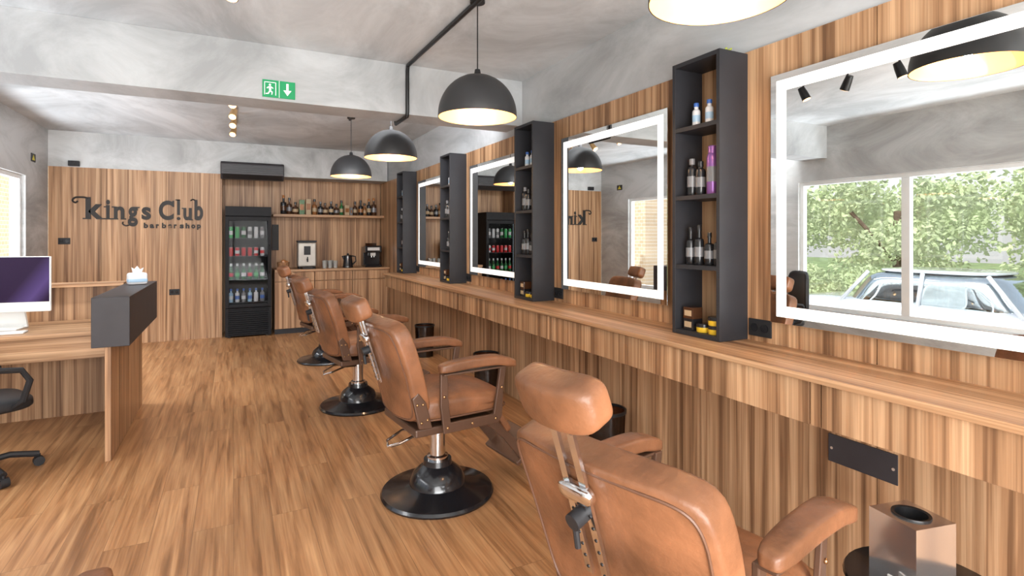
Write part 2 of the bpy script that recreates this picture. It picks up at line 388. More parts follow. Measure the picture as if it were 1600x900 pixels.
# ------------------------------------------------------------ barber chairs
def barber_chair(loc,rz,HB=.29,tilt=-17,hz=.70,W=.285,hx=-.045,lab='brown leather barber chair on round black pedestal base'):
    c=thing('barber_chair',lab,'chair',loc,rz,'leather barber chairs')
    out('base',g_lathe([(.0,0),(.325,0),(.33,.012),(.32,.026),(.27,.036),(.2,.05),(.165,.062),(.16,.085),(.14,.125),(.105,.155),(.085,.17),(.08,.2),(0,.2)],48),BGLOSS,c)
    out('hydraulic_column',g_lathe([(.0,.198),(.062,.198),(.062,.215),(.045,.22),(.045,.36),(.058,.365),(.058,.385),(0,.385)],28),CHROME,c)
    out('pump_lever',g_tube([(-.03,-.03,.33),(-.14,-.05,.34),(-.26,-.06,.31),(-.31,-.02,.29),(-.29,.05,.3),(-.2,.06,.335),(-.03,.03,.345)],.008,8),CHROME,c)
    out('seat_frame',[g_box(-.24,.24,-.24,.24,.385,.43),g_box(-.12,.12,-.12,.12,.36,.386)],BRONZE,c,smooth=False,bevel=.01)
    def seat(x,y,z): return (x,y,z+.026*(1-(y/.26)**2)*(1-(x/.32)**2)-(.035*max(0,x)/.3 if z>0 else 0))
    out('seat',g_pillow(.30,.268,.075,5,14,seat,(.05,0,.518)),LEATHER,c)
    out('seat_piping',g_tube([(.05+.303*math.copysign(abs(math.cos(a))**.4,math.cos(a)),.271*math.copysign(abs(math.sin(a))**.4,math.sin(a)),.475) for a in [2*math.pi*i/48 for i in range(48)]],.005,6,True),STITCH,c)
    MB=T(-.215,0,.45,0,tilt,0)
    def bk(x,y,z):
        t=(z+HB)/(2*HB); w=.89+.14*math.sin(min(1,t*1.12)*math.pi*.62)
        v=y/W
        dent=.024*math.cos(v*1.3)*math.sin(max(0,min(1,t))*math.pi)
        wrap=.035*v*v
        return (x+wrap+(-.012*math.cos(v*1.3) if x<0 else -dent)+.016*math.sin(t*3),y*w,z-.018*v*v*(1 if t>.5 else 0))
    out('backrest',xf(g_pillow(.052,W,HB,9,24,bk,(0,0,HB+.02)),MB),LEATHER,c)
    ring=[]
    for i in range(72):
        a=2*math.pi*i/72; yy=(W-.02)*math.copysign(abs(math.cos(a))**.22,math.cos(a)); zz=(HB-.019)*math.copysign(abs(math.sin(a))**.22,math.sin(a))
        q=bk(-.049,yy,zz); ring.append((q[0],q[1],q[2]+HB+.02))
    out('back_piping',xf(g_tube(ring,.004,6,True),MB),STITCH,c,label='raised stitched leather seam')
    for s in (-1,1):
        out('back_bracket',xf(g_prism([(-.02,.0),(.05,-.03),(.055,.12),(.03,.19),(-.01,.17)],s*.268-.012,s*.268+.012,1),MB),BRONZE,c,smooth=False,bevel=.006,label='bronze side bracket with studs')
        for a,b in [(.0,.03),(.005,.13),(.035,.03),(.035,.12)]: out('stud',xf(g_pillow(.007,.006,.007,2,4,None,(a,s*.282,b)),MB),BRASS,c)
        def arm(x,y,z): return (x,y*(1+.15*(x/.25)),z+.016*math.cos(x/.25*1.6)-.018*max(0,x-.12)/.1)
        out('armrest',g_pillow(.235,.043,.028,5,12,arm,(.09,s*.325,.758)),LEATHER,c)
        out('arm_support',[g_prism([(-.10,.40),(.24,.40),(.265,.44),(.275,.60),(.295,.73),(.255,.73),(.235,.60),(.21,.455),(-.06,.455),(-.075,.60),(-.08,.73),(-.12,.73),(-.12,.55)],s*.285-.010,s*.285+.010,1),
            g_box(-.12,.295,min(s*.283,s*.34),max(s*.283,s*.34),.72,.731)],BRONZE,c,smooth=False,bevel=.004)
        for a,b in ((-.08,.43),(.07,.43),(.22,.43),(.26,.6),(-.1,.6)): out('stud',g_pillow(.008,.006,.008,2,4,None,(a,s*.298,b)),BRASS,c)
    def hd(x,y,z): return (x+.022*(y/.13)**2+(.012 if x>0 else 0)*math.cos(y/.13),y,z)
    out('headrest',xf(g_pillow(.045,.128,.062,4.5,16,hd,(hx,0,hz)),MB@T(0,0,0,0,-4,0)),LEATHER,c)
    zt=hz-.06
    for y in (-.028,.028):
        out('headrest_bracket',[mi(xf(g_box(-.078,-.068,y-.011,y+.011,.24,zt),MB),0)]+[mi(xf(g_tube([(-.0795,y,z),(-.077,y,z)],.0045,8),MB),1) for z in [.26+.035*i for i in range(6)]],[CHROME,BMET],c,smooth=False,label='chrome slotted height bar')
    out('bracket_clamp',xf(g_pillow(.018,.055,.022,4,6,None,(-.078,0,min(.50,2*HB-.05))),MB),CHROME,c)
    out('pivot_bar',xf(g_tube([(-.085,-.05,zt),(-.085,.05,zt)],.013,12),MB),CHROME,c)
    out('headrest_stem',xf(g_tube([(-.085,0,zt),(hx-.045,0,hz)],.012,8),MB),CHROME,c)
    out('adjustment_knob',xf(g_tube([(-.115,.0,.43),(-.074,.0,.43)],.022,14),MB),PLAST,c)
    out('adjustment_handle',xf(g_tube([(-.105,0,.43),(-.115,.0,.36)],.008,8),MB),PLAST,c)
    for s in (-.17,.17):
        out('footrest_arm',g_prism([(.2,.42),(.25,.42),(.40,.27),(.50,.16),(.52,.10),(.47,.10),(.35,.25),(.2,.39)],s-.01,s+.01,1),BRONZE,c,smooth=False,bevel=.004)
    out('footrest_plate',xf(g_box(-.015,.015,-.19,.19,-.11,.11),T(.53,0,.14,0,55,0)),BRONZE,c,smooth=False,bevel=.006)
    out('leg_pad',xf(g_pillow(.025,.2,.1,5,8),T(.34,0,.36,0,-35,0)),LEATHER,c)
    return c
bc=barber_chair((1.18,1.21,0),12,.272,-18,.745,.315,-.02,'brown leather barber chair with lowered back and raised headrest')
c2=barber_chair((1.07,3.06,0),6,.282,-17,.675); c3=dup(c2,(.99,4.96,0),10); c4=dup(c2,(1.0,6.95,0),10)
for c,dz in ((c2,.045),(c3,.03),(c4,.03),(bc,-.02)):
    for ch in [o for o in COL.objects if o.parent==c]:
        if not ch.name.startswith(('base','hydraulic')): ch.location.z+=dz
        elif ch.name.startswith('hydraulic'): ch.scale.z=(.187+dz)/.187
# ------------------------------------------------------------ pendant lamps
def pendant(loc,drop):
    t=thing('pendant_lamp','black dome pendant lamp with glowing gold interior','lamp',loc,group='black dome pendants')
    H=.245;Rr=.235
    prof=[(Rr*math.sqrt(max(0,1-(z/H)**2)),z) for z in [H*i/14 for i in range(14)]]+[(.02,H)]
    out('shade',g_lathe([(Rr,-.012)]+prof,48,cap=False),SHADE,t)
    pr2=[(r*.975,z*.975) for r,z in prof]
    out('shade_lining',g_lathe([(Rr*.985,-.011)]+pr2,48,cap=False),GOLD,t)
    out('bulb',g_lathe([(0,.055),(.03,.062),(.045,.09),(.04,.12),(.02,.15),(.015,.16),(0,.16)],20),BULB,t)
    out('lamp_holder',g_lathe([(0,.155),(.022,.155),(.022,.215),(0,.215)],16),BMET,t)
    out('cord',g_cyl((0,0,H-.002),(0,0,drop-.02),.004,8),BMET,t)
    out('cord_cap',g_lathe([(0,H-.002),(.022,H-.002),(.016,H+.03),(0,H+.03)],16),BMET,t)
    out('ceiling_canopy',g_lathe([(0,drop-.022),(.045,drop-.022),(.045,drop),(0,drop)],20),BMET,t)
    return t
LZ=2.225
P=[(1.47,1.33,2.32),(1.30,3.0,LZ),(1.27,4.90,LZ),(1.24,6.62,LZ)]
for i,p in enumerate(P):
    pendant(p,ZC-p[2])
    l=bpy.data.lights.new('pendant_light','POINT'); l.energy=10; l.color=(1,.70,.42); l.shadow_soft_size=.03
    lo=bpy.data.objects.new('pendant_light',l); lo.location=(p[0],p[1],p[2]+.02); COL.objects.link(lo)
cd=out('ceiling_conduit',[g_tube([(1.30,2.2,ZC-.02),(1.29,3.05,ZC-.02),(1.27,4.36,ZC-.02),(1.27,4.375,ZC-.06),(1.27,4.375,2.52),(1.27,4.385,2.49),(1.27,4.73,2.49),(1.27,4.745,2.52),(1.27,4.745,ZC-.04),(1.27,4.9,ZC-.02)],.016,10)],BMET)
meta(cd,'black electrical conduit running over ceiling and beam','conduit')
cd=out('ceiling_conduit',[g_tube([(1.25,6.35,ZC-.018),(1.24,6.7,ZC-.018)],.016,10)],BMET); meta(cd,'short black ceiling conduit above a pendant','conduit')
def track(loc,length,ns,lean,hm):
    t=thing('track_light','ceiling track with adjustable warm spotlights','track light',loc)
    out('track_rail',g_box(-.018,.018,-length/2,length/2,-.03,0),BMET,t,smooth=False)
    for i in range(ns):
        y=-length/2+.15+(length-.3)*i/(ns-1); a=lean[i%len(lean)]
        out('spot_head',[g_cyl((0,y,-.03),(0,y,-.09),.008,8),xf(g_lathe([(0,.05),(.028,.05),(.034,0),(.038,-.07),(.034,-.07)],20),T(0,y,-.115,a,12,0))],hm,t)
        out('spot_lens',xf(g_lathe([(0,-.072),(.034,-.072),(.034,-.06),(0,-.06)],20),T(0,y,-.115,a,12,0)),ORANGE,t)
    return t
track((0,6.45,ZC),2.5,5,[-40,-45,-40,-48],SPOTB); track((0,2.6,ZC),1.5,4,[20,-15,30,-20],BMET)
EG=mat('exit_green',(.0,.26,.09),.4,emit=(0,.5,.15),estr=.12); WS=mat('sign_white',(.85,.9,.85),.4,emit=(1,1,1),estr=.15)
ex=thing('exit_sign','green emergency exit sign with white running figure and down arrow','sign',(.30,4.40,2.53))
out('sign_plate',g_box(-.112,.112,-.012,0,0,.126),EG,ex,smooth=False)
yb,ya=-.0145,-.012
def pp(poly): return g_prism(poly,ya,yb,1)
shapes=[pp([(-.1,.015),(-.095,.015),(-.095,.111),(-.1,.111)]),pp([(-.1,.106),(-.02,.106),(-.02,.111),(-.1,.111)]),pp([(-.025,.015),(-.02,.015),(-.02,.111),(-.025,.111)]),
 pp([(-.062+.008*math.cos(a),.09+.008*math.sin(a)) for a in [i*math.pi/6 for i in range(12)]]),
 pp([(-.072,.078),(-.055,.08),(-.052,.05),(-.066,.046)]),pp([(-.072,.078),(-.085,.066),(-.081,.061),(-.068,.069)]),pp([(-.055,.08),(-.038,.068),(-.041,.062),(-.057,.072)]),
 pp([(-.066,.048),(-.075,.03),(-.09,.026),(-.09,.019),(-.07,.022),(-.056,.046)]),pp([(-.06,.05),(-.042,.04),(-.046,.018),(-.053,.018),(-.05,.034),(-.064,.042)]),
 pp([(.05,.11),(.066,.11),(.066,.06),(.086,.06),(.058,.02),(.03,.06),(.05,.06)]),pp([(.0,.0),(.003,.0),(.003,.126),(.0,.126)])]
out('sign_pictogram',shapes,WS,ex,smooth=False)
o=out('security_sensor',[g_box(-1.97,-1.85,YF-.06,YF,2.45,2.52),g_tube([(-1.91,YF-.075,2.485),(-1.91,YF-.055,2.485)],.025,14)],PLAST,bevel=.004,smooth=False); meta(o,'small black sensor box on the concrete wall','sensor')
YEL=mat('yellow_sign',(.6,.5,.03),.5)
o=thing('safety_sign','small black and yellow safety sign on the concrete','sign',(XL,8.62,2.42))
out('sign_plate',g_box(0,.006,-.08,.08,0,.1),BLACK,o,smooth=False); out('sign_symbol',g_prism([(-.05,.02),(.05,.02),(0,.085)],.006,.008,0),YEL,o,smooth=False)
# ------------------------------------------------------------ logo
LOGO=mat('logo_dark_metal',(.022,.018,.016),.5,spec=.3)
def glyph(ch,x0,x1,z0,z1,bold=.02):
    cu=bpy.data.curves.new('t','FONT'); cu.body=ch; cu.offset=bold; cu.extrude=.02; cu.resolution_u=6
    ob=bpy.data.objects.new('t',cu); COL.objects.link(ob); bpy.context.view_layer.update()
    dg=bpy.context.evaluated_depsgraph_get(); me=bpy.data.meshes.new_from_object(ob.evaluated_get(dg))
    vs=[v.co.copy() for v in me.vertices]; fs=[tuple(p.vertices) for p in me.polygons]
    bpy.data.objects.remove(ob); 
    ax,bx=min(v.x for v in vs),max(v.x for v in vs); az,bz=min(v.y for v in vs),max(v.y for v in vs)
    return [(x0+(v.x-ax)/(bx-ax)*(x1-x0),-.015*(v.z+.02)/.04,z0+(v.y-az)/(bz-az)*(z1-z0)) for v in vs],fs
lg=thing('wall_logo','dark cut-out barbershop lettering on walnut wall','sign',(-1.165,YF,1.6))
G=[]
b0=.14; xh=.32; ah=.44; BO=.034
def rx(v): return v+1.165
def bar(x0,x1,z0,z1): G.append(g_box(rx(x0),rx(x1),-.016,0,z0,z1))
def stroke(pts,r):
    P=[Vector((rx(a),-.008,b)) for a,b in pts]; o=[]
    for i in range(len(P)-1):
        p0=P[max(0,i-1)];p1=P[i];p2=P[i+1];p3=P[min(len(P)-1,i+2)]
        for k in range(6):
            t=k/6; o.append(.5*((2*p1)+(-p0+p2)*t+(2*p0-5*p1+4*p2-p3)*t*t+(-p0+3*p1-3*p2+p3)*t**3))
    o.append(P[-1]); G.append(g_tube(o,r,8))
G.append(glyph('k',rx(-1.79),rx(-1.59),b0,ah,BO)); bar(-1.82,-1.73,b0,b0+.016); bar(-1.645,-1.575,b0,b0+.016)
stroke([(-1.755,ah-.03),(-1.79,ah-.008),(-1.85,ah-.004),(-1.905,ah-.012),(-1.93,ah-.05),(-1.90,ah-.078),(-1.872,ah-.055)],.012)
G.append(glyph('i',rx(-1.563),rx(-1.52),b0,ah-.03,BO)); bar(-1.588,-1.497,b0,b0+.016); bar(-1.588,-1.54,xh-.016,xh)
G.append(glyph('n',rx(-1.475),rx(-1.355),b0,xh,BO)); bar(-1.495,-1.425,b0,b0+.016); bar(-1.39,-1.335,b0,b0+.016); bar(-1.498,-1.455,xh-.016,xh)
G.append(glyph('g',rx(-1.315),rx(-1.20),.045,xh,BO)); bar(-1.215,-1.178,xh-.016,xh)
stroke([(-1.30,.065),(-1.34,.055),(-1.375,.08),(-1.37,.11)],.009)
G.append(glyph('s',rx(-1.155),rx(-1.045),b0,xh,BO))
G.append(glyph('C',rx(-.95),rx(-.77),b0,ah-.02,BO)); bar(-.785,-.765,ah-.11,ah-.02)
bar(-.726,-.692,b0+.075,ah); G.append(g_tube([(rx(-.709),-.016,b0+.024),(rx(-.709),0,b0+.024)],.023,14)); bar(-.746,-.692,ah-.016,ah)
G.append(glyph('u',rx(-.65),rx(-.545),b0,xh,BO)); bar(-.67,-.635,xh-.016,xh); bar(-.565,-.53,b0,b0+.016)
G.append(glyph('b',rx(-.51),rx(-.40),b0,ah,BO))
stroke([(-.495,ah-.012),(-.53,ah+.006),(-.56,ah-.014)],.009)
xx=-1.13
for ch in 'barbershop':
    tall=ch in 'bh'; G.append(glyph(ch,rx(xx),rx(xx+(.05 if ch!='r' else .036)),.022-(.02 if ch=='p' else 0),.1 if tall else .08,.045)); xx+=.0725
out('lettering',G,LOGO,lg,smooth=False)
# ------------------------------------------------------------ air conditioner
ac=thing('air_conditioner','dark grey split air conditioner mounted high on the wall','air conditioner',(.26,YF,2.36))
out('housing',g_prism([(0,0),(-.13,.0),(-.2,.07),(-.215,.22),(-.18,.25),(0,.25)],-.43,.43,0),DARK,ac,smooth=False,bevel=.012)
out('air_vane',xf(g_box(-.40,.40,-.012,.0,0,.075),T(0,-.14,.012,38,0,0)),BMET,ac,smooth=False)
out('front_grille',[g_box(-.41,.41,-.222,-.205,.10+.03*i,.112+.03*i) for i in range(4)],BMET,ac,smooth=False)
# ------------------------------------------------------------ fridge
FB=mat('fridge_black',(.01,.01,.012),.5,spec=.15)
fr=thing('display_fridge','tall black glass-door drinks fridge with lit shelves','fridge',(.2,9.33,0))
def q(*a): return L(fr,g_box(*a))
fx0,fx1,fy0,fy1=-.11,.51,9.03,9.66
out('cabinet_body',[q(fx0,fx0+.03,fy0+.05,fy1,0.02,1.95),q(fx1-.03,fx1,fy0+.05,fy1,0.02,1.95),q(fx0+.03,fx1-.03,fy1-.03,fy1,.02,1.95),q(fx0+.03,fx1-.03,fy0+.05,fy1-.03,1.80,1.95),q(fx0+.03,fx1-.03,fy0+.05,fy1-.03,.02,.44)],FB,fr,smooth=False,bevel=.004)
out('header_panel',q(fx0,fx1,fy0,fy0+.048,1.81,1.95),FB,fr,smooth=False,bevel=.004)
out('door_frame',[q(fx0,fx0+.05,fy0,fy0+.045,.45,1.8),q(fx1-.05,fx1,fy0,fy0+.045,.45,1.8),q(fx0+.05,fx1-.05,fy0,fy0+.045,1.74,1.8),q(fx0+.05,fx1-.05,fy0,fy0+.045,.45,.5)],FB,fr,smooth=False,bevel=.003)
out('door_glass',q(fx0+.05,fx1-.05,fy0+.02,fy0+.026,.5,1.74),glassy('fridge_glass',(.85,.85,.85),gl=.004),fr,smooth=False)
out('door_handle',L(fr,g_tube([(fx1-.03,fy0-.002,.95),(fx1-.03,fy0-.035,.98),(fx1-.03,fy0-.035,1.35),(fx1-.03,fy0-.002,1.38)],.009,8)),BMET,fr)
out('vent_grille',[q(fx0+.04,fx1-.04,fy0+.02,fy0+.049,.06+.03*i,.075+.03*i) for i in range(12)]+[q(fx0,fx0+.04,fy0+.01,fy0+.05,.02,.44),q(fx1-.04,fx1,fy0+.01,fy0+.05,.02,.44)],FB,fr,smooth=False)
for x in (fx0+.03,fx1-.07):
    for y in (fy0+.08,fy1-.1): out('foot',q(x,x+.04,y,y+.04,0,.02),PLAST,fr,smooth=False)
FLED=mat('fridge_light',(1,1,1),.4,emit=(.75,.9,1),estr=2.5)
for a,b in ((fx0+.03,fx0+.036),(fx1-.036,fx1-.03)): out('interior_light',q(a,b,fy0+.06,fy0+.072,.5,1.75),FLED,fr,smooth=False)
FSH=mat('fridge_shelf_grey',(.05,.05,.055),.5,spec=.2)
for z in (1.48,1.21,.86,.52): out('wire_shelf',[q(fx0+.03,fx1-.03,fy0+.09,fy0+.1,z-.008,z),q(fx0+.03,fx1-.03,fy0+.1,fy0+.5,z-.004,z)],FSH,fr,smooth=False)
def sm(n,c,r=.3,me=0,**k): return mat(n,c,r,me,var=.05,**k)
C=dict(green=sm('can_green',(.03,.35,.09)),white=sm('can_white',(.6,.6,.62)),red=sm('can_red',(.55,.015,.02)),blue=sm('label_blue',(.04,.12,.4)),dgreen=sm('glass_green',(.015,.12,.035),.15),purple=sm('can_purple',(.22,.09,.30),.3,.4),
  brown=sm('glass_brown',(.06,.025,.012),.15),amber=sm('liquor_amber',(.26,.10,.03),.15),yellow=sm('tin_yellow',(.7,.45,.03)),kraft=sm('label_kraft',(.42,.3,.18),.6),black=sm('bottle_black',(.012,.012,.014),.25),lblue=sm('pale_blue',(.3,.45,.6)),grey=sm('label_grey',(.16,.16,.17)),orange=sm('cap_orange',(.4,.16,.05)))
cache={}
def bottle(kind,loc,group,label,name='bottle'):
    key=(kind,name)
    if key in cache:
        n=dup(cache[key],loc); n['label']=label; n['group']=group; return n
    r,h,nr,nf,bm_,cm,lm=kind
    hb=h*nf
    prof=[(0,0),(r*.94,0),(r,.004),(r,hb*.86),(r*.9,hb*.94),(nr*1.05,hb*1.0),(nr,hb+.004),(nr,h*.93),(0,h*.93)]
    o=out(name,g_lathe(prof,18),C[bm_]); o.location=loc; meta(o,label,name.replace('_',' '),group)
    if cm: out('cap',g_lathe([(0,h*.84),(nr*1.25,h*.84),(nr*1.25,h*.99),(nr*1.1,h),(0,h)],14),C[cm],o)
    if lm: out('bottle_label',g_lathe([(r*1.015,hb*.3),(r*1.015,hb*.66)],18,cap=False),C[lm],o)
    cache[key]=o; return o
def can(loc,bm_,lm,group,label,r=.029,h=.13):
    key=(bm_,lm,r,h,'can')
    if key in cache:
        n=dup(cache[key],loc); n['label']=label; n['group']=group; return n
    o=out('drink_can',g_lathe([(0,.0),(r*.8,0),(r,.01),(r,h-.015),(r*.85,h-.004),(r*.8,h),(0,h-.003)],18),C[bm_]); o.location=loc; meta(o,label,'can',group)
    out('can_label',g_lathe([(r*1.01,h*.3),(r*1.01,h*.65)],18,cap=False),C[lm],o)
    out('can_lid',g_lathe([(0,h-.003),(r*.82,h-.003),(r*.82,h+.001),(0,h+.001)],16),STEEL,o)
    cache[key]=o; return o
fxs=[-.035+.085*i for i in range(6)]
for i,x in enumerate(fxs):
    a=(('green','white'),('green','green'),('dgreen','white'),('white','grey'),('white','white'),('grey','white'))[i]
    can((x,fy0+.14,1.4805),*a,'cans on the top fridge shelf','%s drink can on a fridge shelf'%('green' if i<3 else 'white and grey'),h=.17)
    a=('red','white') if i in(1,4) else (('red','red') if i<5 else ('white','red'))
    can((x,fy0+.14,1.2105),*a,'cans on the second fridge shelf','%s drink can on a fridge shelf'%('red' if i<5 else 'white and red'))
    bottle((.03,.24,.012,.62,'dgreen','white',('red','green','white')[i%3]),(x,fy0+.14,.8605),'green bottles in the fridge','small green glass beer bottle in the fridge')
    bottle((.031,.2,.013,.72,('lblue','white','grey')[i%3],'blue','blue' if i%2 else 'white'),(x,fy0+.14,.5205),'water bottles in the fridge','small pale blue and white water bottle in the fridge')
# ------------------------------------------------------------ back niche furniture
NY=9.73
wt=out('worktop',g_box(.56,XR,9.08,NY,.955,.99),WOODX,smooth=False,bevel=.003); meta(wt,'walnut worktop over the coffee cabinets','worktop')
for x0,x1 in ((.56,1.14),(1.145,1.725),(1.73,XR-.002)):
    cb=thing('cabinet','walnut base cabinet with drawer below the coffee worktop','cabinet',((x0+x1)/2,9.4,0),group='coffee corner cabinets')
    def q2(*a): return L(cb,g_box(*a))
    out('cabinet_body',[q2(x0,x1,9.13,NY-.001,.0,.954)],WALL_W,cb,smooth=False)
    out('drawer',q2(x0+.004,x1-.004,9.105,9.129,.81,.95),WALL_W,cb,smooth=False,bevel=.002)
    m=(x0+x1)/2
    for a,b in ((x0+.004,m-.002),(m+.002,x1-.004)): out('door',q2(a,b,9.105,9.129,.08,.80),WALL_W,cb,smooth=False,bevel=.002)
    out('plinth',q2(x0,x1,9.12,9.129,0,.075),BLACK,cb,smooth=False)
sh=out('wall_shelf',g_box(.56,XR,9.45,NY,1.82,1.865),WOODX,smooth=False,bevel=.003); meta(sh,'long walnut wall shelf holding liquor bottles','shelf')
LQ=[(.72,.045,'black','orange','brown',.31),(.81,.04,'brown','black','grey',.27),(.90,.045,'brown','black','kraft',.2),(1.20,.038,'amber','black','kraft',.26),(1.29,.04,'black','grey','grey',.22),(1.37,.04,'brown','black','kraft',.2),(1.46,.04,'black','grey','kraft',.23),(1.55,.042,'brown','black','grey',.19),(1.63,.03,'dgreen','black','kraft',.25),(1.86,.035,'brown','black','kraft',.24),(1.95,.04,'black','black','amber',.26),(2.02,.028,'amber','black','kraft',.21),(2.09,.035,'black','orange','kraft',.29),(2.18,.045,'brown','orange','grey',.31)]
for j,(x,r,b,c,l,h) in enumerate(LQ): bottle((r,h,.015,.66,b,c,l),(x,9.55+.03*(j%2),1.8655),'liquor bottles on the wall shelf','%s liquor bottle on the walnut shelf'%{'brown':'dark brown','black':'black','amber':'amber','dgreen':'dark green'}[b])
for x,m,w,h,lb in ((1.0,'dgreen',.08,.24,'dark green'),(1.10,'kraft',.08,.26,'tan patterned'),(1.72,'kraft',.08,.17,'tan'),(1.79,'grey',.04,.13,'grey')):
    o=out('gift_box',[g_box(x-w/2,x+w/2,9.53,9.61,1.8655,1.8655+h)],C[m],smooth=False,bevel=.002); meta(o,lb+' liquor gift box on the shelf','box')
    e=out('box_label',g_box(-w/2+.01,w/2-.01,-.042,-.0405,h*.3,h*.7),C['amber'],smooth=False); e.parent=o; 
    e.location=(0,-.0415,h*.3)
ur=thing('water_dispenser','steel hot drinks dispenser on the worktop','dispenser',(1.05,9.36,.99))
out('dispenser_body',g_box(-.14,.14,-.1,.13,.03,.42),mat('satin_steel',(.38,.36,.33),.4,.5),ur,bevel=.02,smooth=False)
out('lid',g_box(-.145,.145,-.11,.135,.42,.45),BLACK,ur,bevel=.008,smooth=False)
out('tap',[g_cyl((0,-.1,.15),(0,-.16,.15),.012),g_cyl((0,-.15,.15),(0,-.15,.11),.01),g_cyl((0,-.14,.15),(0,-.14,.19),.008)],PLAST,ur)
out('front_panel',g_box(-.05,.05,-.105,-.1,.22,.36),BLACK,ur,smooth=False)
out('drip_tray',g_box(-.08,.08,-.19,-.1,0.0,.025),BLACK,ur,smooth=False,bevel=.004)
out('foot',[g_cyl((x,y,0),(x,y,.031),.02) for x in (-.11,.11) for y in (-.07,.1)],PLAST,ur)
kt=thing('kettle','black electric kettle on the worktop','kettle',(1.70,9.36,.99))
out('kettle_body',g_lathe([(0,.0),(.085,0),(.085,.02),(.08,.03),(.065,.18),(.06,.2),(0,.215)],28),BGLOSS,kt)
out('kettle_handle',g_tube([(.06,0,.19),(.12,0,.18),(.13,0,.1),(.08,0,.05)],.011,8),PLAST,kt)
out('spout',g_prism([(-.055,.2),(-.1,.19),(-.068,.12)],-.02,.02,1),BGLOSS,kt,smooth=False)
out('lid_knob',g_lathe([(0,.21),(.015,.21),(.015,.235),(0,.235)],12),PLAST,kt)
cg=mat('cup_glass',(.4,.4,.38),.15,.2)
cp=None
for i,(x,y) in enumerate(((1.32,9.30),(1.41,9.33),(1.49,9.30),(1.36,9.45),(1.45,9.45))):
    if cp is None:
        cp=out('drinking_glass',g_lathe([(0,0),(.03,0),(.036,.12),(.033,.12),(.028,.008),(0,.008)],18),cg); cp.location=(x,y,.99); meta(cp,'small clear drinking glass on the worktop','glass','drinking glasses')
    else: dup(cp,(x,y,.99))
cm=thing('coffee_machine','black espresso machine on the worktop','coffee machine',(2.10,9.38,.99))
out('machine_body',[g_box(-.14,.14,0,.16,0,.34),g_box(-.14,.14,-.14,0,.24,.36),g_box(-.14,.14,-.15,0,0,.04)],BGLOSS,cm,smooth=False,bevel=.012)
out('coffee_spout',[g_box(-.04,.04,-.11,-.05,.19,.24),g_cyl((-.02,-.08,.19),(-.02,-.08,.165),.008),g_cyl((.02,-.08,.19),(.02,-.08,.165),.008)],STEEL,cm,smooth=False)
out('control_panel',g_box(-.1,.1,-.146,-.14,.28,.33),STEEL,cm,smooth=False)
out('bean_hopper',g_box(-.08,.08,.0,.13,.34,.40),AMBER,cm,smooth=False)
o=out('wicker_basket',g_lathe([(0,0),(.07,0),(.09,.08),(.092,.11),(.084,.11),(.08,.08),(.062,.01),(0,.01)],24),mat('wicker',(.3,.15,.07),.7,var=.4,scale=60)); o.location=(.70,9.32,.99); meta(o,'small brown wicker basket on the worktop','basket')
for i,(x,y,z) in enumerate(((-.03,.0,.04),(.035,.01,.05),(0,-.03,.06))):
    p=out('snack_packet',g_pillow(.035,.03,.05,3,6),C['orange' if i else 'kraft']); p.location=(.70+x,9.32+y,.99+.012+.0+i*.02); meta(p,'small snack packet in a wicker basket','packet','snack packets')
tb=out('wall_tablet',[g_box(.555,.66,NY-.02,NY,1.28,1.70)],BLACK,smooth=False,bevel=.004); meta(tb,'slim black panel on the walnut wall','panel')
tbs=out('screen',g_box(-.045,.045,-.0115,-.0095,.02,.40),PLAST,smooth=False); tbs.parent=tb; tbs.location=(0,-.0105,.02)
# ------------------------------------------------------------ reception desk
dk=thing('reception_desk','walnut reception desk with dark raised end block','desk',(-1.4,5.2,0))
def qd(*a): return L(dk,g_box(*a))
out('desktop',qd(-2.15,-.77,5.0,5.768,.765,.80),WOODX,dk,smooth=False,bevel=.003)
out('drawer_front',qd(-2.15,-.77,5.02,5.045,.60,.764),WOODX,dk,smooth=False,bevel=.002)
out('back_panel',qd(-2.15,-.77,5.77,5.81,0,1.08),WALL_W,dk,smooth=False)
out('ledge',qd(-2.15,-.84,5.68,5.88,1.082,1.11),WOODX,dk,smooth=False,bevel=.003)
out('side_panel',qd(-.765,-.73,4.47,5.86,0,.768),WALL_W,dk,smooth=False,bevel=.002)
out('counter_block',qd(-.83,-.62,4.42,5.88,.77,1.10),DARK,dk,smooth=False,bevel=.003)
mo=thing('computer_monitor','white all-in-one computer with dark purple screen','computer',(-1.53,5.38,.801),-8)
SCR=bpy.data.materials.new('screen_purple'); SCR.use_nodes=True; nt=SCR.node_tree; b=nt.nodes['Principled BSDF']
tc=_n(nt,'ShaderNodeTexCoord'); mp=_n(nt,'ShaderNodeMapping'); mp.inputs['Rotation'].default_value=(0,R(-35),0); gr=_n(nt,'ShaderNodeTexGradient'); nt.links.new(tc.outputs['Object'],mp.inputs[0]); nt.links.new(mp.outputs[0],gr.inputs[0])
o=ramp(nt,gr.outputs[0],[(.0,(.014,.006,.022)),(.12,(.05,.03,.10)),(.2,(.014,.006,.022))]); nt.links.new(o,b.inputs['Base Color']); nt.links.new(o,b.inputs['Emission Color']); b.inputs['Emission Strength'].default_value=.6; b.inputs['Roughness'].default_value=.35; b.inputs['Specular IOR Level'].default_value=.15
out('screen_housing',g_box(-.285,.285,-.012,.012,.13,.55),WPL,mo,smooth=False,bevel=.006)
out('screen',g_box(-.278,.278,-.0145,-.012,.205,.545),SCR,mo,smooth=False)
out('stand',g_prism([(.012,.30),(.012,.2),(.09,.01),(-.08,.01),(-.08,0),(.11,0),(.11,.01)],-.1,.1,0),WPL,mo,smooth=False,bevel=.002)
kb=out('keyboard',g_box(-1.75,-1.35,5.10,5.21,.801,.812),WPL,smooth=False,bevel=.003); meta(kb,'slim white keyboard on the desk','keyboard')
